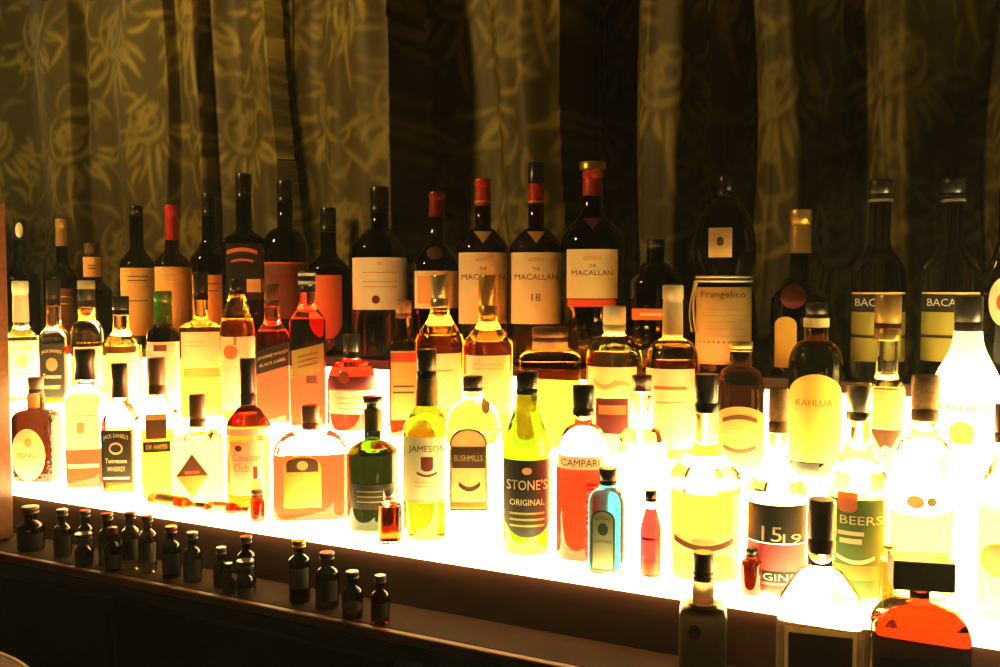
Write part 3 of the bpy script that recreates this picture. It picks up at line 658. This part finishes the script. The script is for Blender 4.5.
bottle('bourbon_bottle', 'square black-labelled whiskey bottle at the front with white lettering', 121, 1, 363, (397, 8.5, 'black', 'taper'), (402, 8.5), 424, 21.5, 'clear', ('amber', 428), sec=(7, .95), rot=-18, kind='sd', ygroup=FR,
       labels=[lb(-20, 20, 428, 480, 'black', text=[("JACK DANIEL'S", 0, 436, 32, 5.5, 'cream', dict(arch=.005)), ('Tennessee', 0, 458, 28, 5, 'cream'), ('WHISKEY', 0, 466, 24, 5, 'tan')], bands=[(-9, 9, 440, 452, 'tan', 'oval', 'medallion'), (-7, 7, 442, 450, 'black', 'oval', 'medallion_centre', .0007), (-17, 17, 474, 476, 'cream')])])
bottle('bourbon_bottle', 'pale gold bottle with a brown neck strip and black name band', 158, 1, 358, (394, 8.5, 'brown'), (397, 9), 418, 17, 'clear', ('gold', 428), sec=(5, .9), kind='sd', ygroup=FR,
       labels=[lb(-12, 9, 413, 437, 'brown', bands=[(-12, 9, 412, 418, 'orange')]), lb(-15, 15, 439, 450, 'black', name='name_band', text=[('I.W. HARPER', -1, 444.5, 21, 5, 'tan')])])
bottle('liqueur_bottle', 'square straw-coloured bottle with a brown and orange diamond label', 198, 1, 394, (426, 8.5, 'brown'), (429, 8.5), 440, 27, 'clear', ('pale', 438), sec=(8, .95), kind='dome', ygroup=FR,
       labels=[lb(-22, 10, 449, 492, 'orange', 'diamond', bands=[(-22, 10, 449, 471, 'brown', 'tri', 'upper_half'), (-13, 1, 466, 469, 'salmon')])])
bottle('whisky_bottle', 'amber bottle with a long black cap, white shoulder ring and cream label', 249, 1, 358, (404, 8, 'black'), (406, 8), 426, 22.5, 'brown', ('amber', 424), kind='sd', ygroup=FR,
       labels=[lb(-19, 15, 438, 491, 'cream', bands=[(-14, -7, 442, 448, 'brown', 'oval', 'crest'), (4, 8, 463, 475, 'maroon'), (2, 12, 477, 488, 'yellow')], text=[('Canadian', -2, 454, 28, 7, 'olive'), ('Club', -8, 464, 15, 8, 'olive')]),
               lb(-22, 22, 426, 433, 'white', name='shoulder_ring')])
bottle('whisky_bottle', 'wide flat bottle of orange-red whisky with a crown-shaped cream label', 311, 1, 405, (428, 9, 'brown'), (430, 9), 454, 38, 'clear', ('russet', 452), sec=(3.5, .55), kind='dome', ygroup=FR,
       labels=[lb(-27, 10, 451, 503, 'yellow', 'arch', bands=[(-24, 7, 454, 468, 'brown', 'arch', 'crown_panel'), (-14, -3, 457, 466, 'tan', 'oval', 'crown', .0007)])])
bottle('whisky_bottle', 'squat dark green bottle with a black label and cork-black stopper', 373, 1, 396, (409, 10, 'black', 'disc'), (440, 8.5), 452, 26, 'green', ('dg', 452), kind='sd', ygroup=FR,
       extra=lambda root, shp, k, Zp, ks: to_obj('neck_sleeve', solid_of([(Zp(430), 9*k, 9*k, 2), (Zp(409.5), 9*k, 9*k, 2)]), K['olive'], root),
       labels=[lb(-23, 22, 480, 504, 'black', bands=lines(-16, 14, (486, 491, 496), 'olive'))])
bottle('whiskey_bottle', 'green glass whiskey bottle with a cream label and black cap', 427, 1, 349, (378, 10, 'black'), (406, 10.5), 432, 24, 'olive', kind='sd', ygroup=FR,
       extra=lambda root, shp, k, Zp, ks: to_obj('neck_foil', solid_of([(Zp(405), 11*k, 11*k, 2), (Zp(378.5), 10.6*k, 10.6*k, 2)]), K['olive'], root),
       labels=[lb(-22.5, 22.5, 434, 498, 'cream', text=[('JAMESON', 0, 446, 36, 8, 'brown')], bands=[(-6, 6, 453, 467, 'maroon', 'shield', 'crest'), (-10, 10, 467, 472, 'brown', 'smile'), (-22, 22, 495, 498, 'tan')]+lines(-13, 13, (477, 481), 'tan'))])
bottle('whiskey_bottle', 'clear flat bottle with a tall tan arched label in a dark border', 473, 1, 376, (391, 10, 'brown'), (400, 11), 430, 28, 'clear', ('water', 430), sec=(3, .6), kind='dome', ygroup=FR,
       extra=lambda root, shp, k, Zp, ks: patch('seal_strip', shp, 8*ks, 17*ks, Zp(412), Zp(396), .0012, P['tan'], root, 'oval'),
       labels=[lb(-23, 14, 426, 507, 'tan', 'arch', border=(1.6, 'black'), bands=[(-21, 12, 444, 465, 'brown', 'rect', 'name_band', .0008), (-14, 7, 478, 487, 'brown', 'smile', 'print', .0008), (-21, 12, 499, 504, 'gold', 'rect', 'foot_band', .0008)], text=[('BUSHMILLS', -4.5, 455, 28, 6, 'tan')])])
bottle('wine_bottle', 'green-necked bottle with a black label and black cap, beside the red bottle', 527, 1, 371, (394, 11, 'black'), (396, 11.5), 452, 25, 'green', kind='s', ygroup=FR,
       labels=[lb(-23, 24, 456, 531, 'black', 'shield', text=[("STONE'S", 0, 480, 40, 10, 'cream'), ('ORIGINAL', 0, 497, 34, 6, 'cream')], bands=lines(-17, 17, (507, 513, 519), 'olive', 2)+[(-5, 5, 463, 470, 'tan', 'oval', 'emblem')])])
bottle('aperitif_bottle', 'red aperitif bottle with clear domed shoulders and upright white lettering', 583, 1, 385, (415, 11, 'black'), (423, 9), 462, 27, 'clear', ('red', 465), kind='dome', ygroup=FR,
       labels=[lb(-25, 20, 452, 465, 'white', text=[('CAMPARI', -3, 458.5, 38, 7, 'brown')]), dict(x=(3, 13), y=(478, 528), m=L['red'], name='print', text=[('CAMPARI', 8, 503, 44, 9, 'cream', dict(vertical=True))])])
bottle('gin_bottle', 'clear round bottle with a thin cork stopper behind the small blue bottle', 641, 1, 375, (391, 10, 'brown', 'disc'), (426, 11), 460, 26, 'clear', ('water', 440), kind='dome', dy=.035, ygroup=FR)
bottle('liqueur_bottle', 'wide bottle of yellow liqueur with a tall black cap and script band', 705, 1, 374, (412, 12, 'black'), (440, 12), 478, 37, 'clear', ('gold', 488), kind='s', ygroup=FR,
       labels=[lb(-32, 30, 527, 546, 'cream', bands=[(-30, 28, 530, 541, 'brown', 'smile'), (-12, 10, 531, 535, 'tan', 'rect', 'print')])])
bottle('gin_bottle', 'clear cork-topped bottle with a black and pink label', 777, 1, 388, (432, 10, 'cork'), (465, 11), 492, 32, 'clear', ('water', 498), kind='sd', ygroup=FR,
       labels=[lb(-29, 29, 499, 536, 'black', text=[('15', -5, 527, 20, 15, 'cream'), ('19', 15, 531, 18, 10, 'cream')]), lb(-29, 29, 536.5, 586, 'pink', name='lower_label', text=[('GINS', 3, 568.5, 32, 7, 'white')], bands=[(-16, 28, 563, 574, 'black', 'rect', 'name_band', .0004), (-16, 26, 577, 584, 'maroon')])])
bottle('liqueur_bottle', 'clear bottle with a grey metal cap, green label and orange shield', 857, 1, 385, (420, 13, 'silver'), (438, 12), 482, 31, 'clear', ('pale', 484), kind='s', ygroup=FR,
       labels=[lb(-27, 26, 494, 588, 'green', text=[('BEERS', 4, 514, 42, 9, 'cream')], bands=[(-20, 0, 487, 507, 'salmon', 'shield', 'crest'), (-19, 7, 525, 529, 'cream', 'rect', 'print'), (-17, 5, 532, 537, 'cream', 'rect', 'print'), (-20, 18, 548, 556, 'cream', 'smile'), (-22, 20, 558, 572, 'olive')])])
bottle('vodka_bottle', 'clear pale bottle with a cork-gold cap and tiny printed emblem', 922, 1, 375, (420, 14, 'cork'), (436, 14), 476, 33, 'clear', ('pale', 510), kind='dome', ygroup=FR,
       labels=[lb(-16, 2, 490, 503, 'tan', 'oval', name='emblem'), lb(4, 14, 491, 500, 'olive', 'oval', name='small_emblem')])
bottle('whisky_bottle', 'dark red-capped bottle with an orange oval label at the picture edge', 1003, 1, 404, (442, 12, 'maroon'), (462, 12), 498, 27, 'clear', ('pale', 500), kind='sd', ygroup=FR,
       labels=[lb(-22, 18, 538, 572, 'orange', 'oval', bands=[(-18, 14, 542, 568, 'tan', 'oval', 'label_face')])])

# ---- miniatures on the front step
MN = 'miniature bottles on the front step'
bottle('miniature_bottle', 'amber miniature with a clear faceted top in front of the dark green bottle', 390, 1, 489, (499, 7, 'silver'), (502, 6), 507, 11.5, 'clear', ('amber', 505), sec=(4, .9), kind='dome', dy=-.072, ygroup=MN)
bottle('miniature_bottle', 'small pale blue square gin bottle with a bordered arched label', 608, 1, 468, (484, 9.5, 'black'), (488, 9), 502, 21, 'blue', sec=(6, .8), rot=-12, kind='dome', dy=-.050, ygroup=MN,
       labels=[lb(-16, 12, 507, 567, 'blueg', 'arch', border=(1.8, 'dgreen'), bands=[(-8, 4, 520, 532, 'dgreen', 'oval', 'emblem', .0008)], text=[('BOMBAY', -2, 516, 18, 4, 'dgreen', dict(arch=.002)), ('SAPPHIRE', -2, 538, 21, 3.5, 'dgreen')])])
bottle('miniature_bottle', 'pink miniature bottle with a dark cap and thin dark band', 651, 1, 490, (501, 6, 'black'), (505, 5.5), 530, 10.5, 'clear', ('pink', 503), kind='s', dy=-.056, ygroup=MN,
       labels=[lb(-9.5, 9.5, 535, 538.5, 'maroon', name='band'), lb(-9.5, 9.5, 560, 572, 'red', name='lower_label')])
bottle('miniature_bottle', 'stubby brown miniature beside the black and pink gin label', 752, 1, 548, (556, 6, 'black'), (559, 6), 564, 10.5, 'brown', kind='dome', dy=-.055, ygroup=MN)
bottle('miniature_bottle', 'slim amber miniature right of the green label', 889, 1, 545, (552, 6, 'gold'), (556, 6), 561, 9, 'clear', ('amber', 560), kind='dome', dy=-.050, ygroup=MN)
bottle('miniature_bottle', 'tiny brown miniature standing in front of the black-capped amber bottle', 257, 1, 490, (496, 6, 'brown'), (499, 6), 503, 8, 'brown', kind='dome', dy=-.060, ygroup=MN)
def lying(label, px0, px1, dy, liqm, rot, r):
    # a miniature on its side, cap towards the right
    Y = TY[1]+dy; z = TZ[1]; Xa = x_at(px0, Y, z); Xb = x_at(px1, Y, z); ln = Xb-Xa
    root = empty('miniature_bottle', (Xa, Y, z+r+.0004), R(rot)); tag(root, label, 'bottle', MN)
    pr = [(0, r*.93), (.004, r), (ln*.58, r), (ln*.64, r*.9), (ln*.70, r*.6), (ln*.75, r*.42), (ln*.84, r*.40)]
    def rot_bm(bm):
        bmesh.ops.rotate(bm, verts=bm.verts, cent=(0, 0, 0), matrix=__import__('mathutils').Matrix.Rotation(math.pi/2, 3, 'Y')); return bm
    to_obj('glass_body', rot_bm(solid_of([(a, b, b, 2) for a, b in pr])), L[liqm], root)
    to_obj('cap', rot_bm(solid_of([(ln*.841, r*.52, r*.52, 2), (ln*.99, r*.52, r*.52, 2), (ln, r*.47, r*.47, 2)])), K['brown'], root)
    lab = rot_bm(solid_of([(ln*.15, r+.0005, r+.0005, 2), (ln*.50, r+.0005, r+.0005, 2)])); to_obj('label', lab, P['tan'], root)
lying('amber miniature lying on its side near the diamond-labelled bottle', 152, 206, -.064, 'amber', 0, .0135)
lying('second amber miniature lying on its side, left of the tiny standing one', 210, 247, -.052, 'orange', 4, .0115)

# ---- tall bottles on the unlit ledge in front
LG = 'bottles on the unlit ledge'
def f703(root, shp, k, Zp, ks):
    to_obj('cap_band', solid_of([(Zp(580), 10*k, 10*k, 2), (Zp(576.5), 10*k, 10*k, 2)]), K['gold'], root)
    to_obj('collar', solid_of([(Zp(610), 15*k, 15*k, 2), (Zp(602), 14*k, 14*k, 2)]), K['black'], root)
bottle('gin_bottle', 'square frosted bottle with a brown cap and black collar on the unlit ledge', 703, 0, 552, (577, 10.5, 'brown'), (602, 11), 612, 24, 'haze', sec=(8, .95), kind='dome', ygroup=LG, extra=f703,
       labels=[lb(-14, -2, 618, 632, 'brown', name='emblem', form='oval')])
bottle('tequila_bottle', 'broad clear bottle with a maroon cap and dark framed label on the ledge', 820, 0, 499, (551, 14.5, 'maroon'), (566, 14), 612, 44, 'clear', sec=(5, .5), kind='sd', ygroup=LG,
       labels=[lb(-35, 36, 622, 698, 'tan', bands=[(-31, 32, 628, 694, 'maroon', 'rect', 'label_face')])])
bottle('whisky_bottle', 'massive amber decanter with a rectangular dark block stopper on the ledge', 919, 0, 557, (586, 31, 'brown', 'block'), (600, 11), 632, 54, 'brown', ('ruby', 622), sec=(7, .55), rot=10, kind='dome', dy=-.004, ygroup=LG,
       labels=[lb(-46, 46, 650, 705, 'black')])

# ---- small dark bottles along the unlit ledge
SM = 'small dark bottles along the unlit ledge'
for i, (px, tp, wd, back, g, desc) in enumerate([
    (30, 506, 12, 1, 'dark', 'widest small dark bottle at the far end of the unlit ledge'),
    (62, 509, 8, 1, 'brown', 'small dark bottle with a pale cap, second from the ledge end'),
    (85, 510, 7, 1, 'dark', 'small dark bottle behind the short pale-capped one on the ledge'),
    (83, 533, 8, 0, 'smoky', 'short bottle with a wide pale cap near the ledge end'),
    (107, 513, 8, 1, 'brown', 'taller small bottle with a pale cap above the ledge lip, fourth along'),
    (112, 527, 7, 0, 'dark', 'short bottle with a reddish cap near the ledge end'),
    (130, 512, 8, 1, 'smoky', 'small tall bottle with a pale cap and grey label, left of a pair'),
    (147, 515, 8, 1, 'smoky', 'small tall bottle with a pale cap and grey label, right of a pair'),
    (171, 526, 8, 1, 'dark', 'small dark bottle with a dull red cap on the ledge'),
    (192, 532, 8, 1, 'dark', 'small dark bottle with a pale cap beside the dull red-capped one'),
    (221, 547, 7, 1, 'dark', 'small dark bottle with a dim cap, left of a stacked-looking pair'),
    (228, 563, 6, 0, 'brown', 'short slim bottle with a pale dot cap on the ledge'),
    (246, 536, 8, 1, 'dark', 'tall small bottle behind the grey-labelled short one'),
    (245, 560, 8, 0, 'smoky', 'short bottle with a pale cap and grey label on the ledge'),
    (299, 540, 9, 1, 'dark', 'small bottle with a bright gold cap and grey label on the ledge'),
    (327, 552, 10, 1, 'dark', 'broad small black bottle right of the gold-capped one'),
    (352, 571, 9, 0, 'dark', 'small bottle with a grey cap and oval grey label on the ledge'),
    (380, 575, 8, 0, 'brown', 'last small bottle with a grey cap, nearest the bare fascia')]):
    h = 9 if i != 3 else 7; wd *= 1.2
    caps = {5: 'dred', 8: 'dred', 14: 'gold', 0: 'brown', 10: 'brown', 15: 'black'}.get(i, 'dull')
    cwid = wd*.62 if i not in (3, 13) else wd*.95
    bottle('miniature_bottle', desc, px, 0, tp, (tp+h*.75, cwid, caps), (tp+h+4, wd*.45), tp+h+11, wd, g, kind='s', dy=-.006 if back else -.030, ygroup=SM,
           labels=[lb(-wd*.85, wd*.85, tp+h+17, tp+h+37 if back else tp+h+31, 'dim' if i in (6, 7, 13, 14, 16) else 'black', 'oval' if i == 16 else 'rect')])

# ---- round bar table whose rim just enters the picture's lower corner
def ray_to(px, py, z):
    d = FWD + RGT*((px-500)/1000) + UPV*((333.5-py)/1000)
    return CAM + d*((z-CAM.z)/d.z)
pa, pb = ray_to(0, 651, 1.04), ray_to(31, 667, 1.04)
mid = (pa+pb)/2; tn = (pb-pa).normalized(); nrm = Vector((tn.y, -tn.x, 0))
if nrm.dot(CAM-mid) < 0: nrm = -nrm
tb = mid+nrm*.325; tb.z = 0
rt = empty('round_table', tb); tag(rt, 'round reddish wooden bar table with a pale rim, only its edge in view', 'table')
to_obj('table_top', solid_of([(1.015, .315, .315, 2), (1.04, .322, .322, 2)]), M_WOOD2, rt)
bm = bmesh.new(); rs = []
for j in range(72):
    th = 2*math.pi*j/72; rs.append([bm.verts.new((r*math.cos(th), r*math.sin(th), z)) for r, z in ((.3225, 1.014), (.3265, 1.014), (.3265, 1.0405), (.3225, 1.0405))])
for j in range(72):
    for q in range(4): bm.faces.new((rs[j][q], rs[(j+1) % 72][q], rs[(j+1) % 72][(q+1) % 4], rs[j][(q+1) % 4]))
to_obj('rim', bm, K['silver'], rt)
to_obj('pedestal', solid_of([(.03, .05, .05, 2), (.1, .035, .035, 2), (.95, .035, .035, 2), (1.0145, .08, .08, 2)]), K['black'], rt)
to_obj('base', solid_of([(0, .21, .21, 2), (.012, .21, .21, 2), (.0295, .06, .06, 2)]), K['black'], rt)
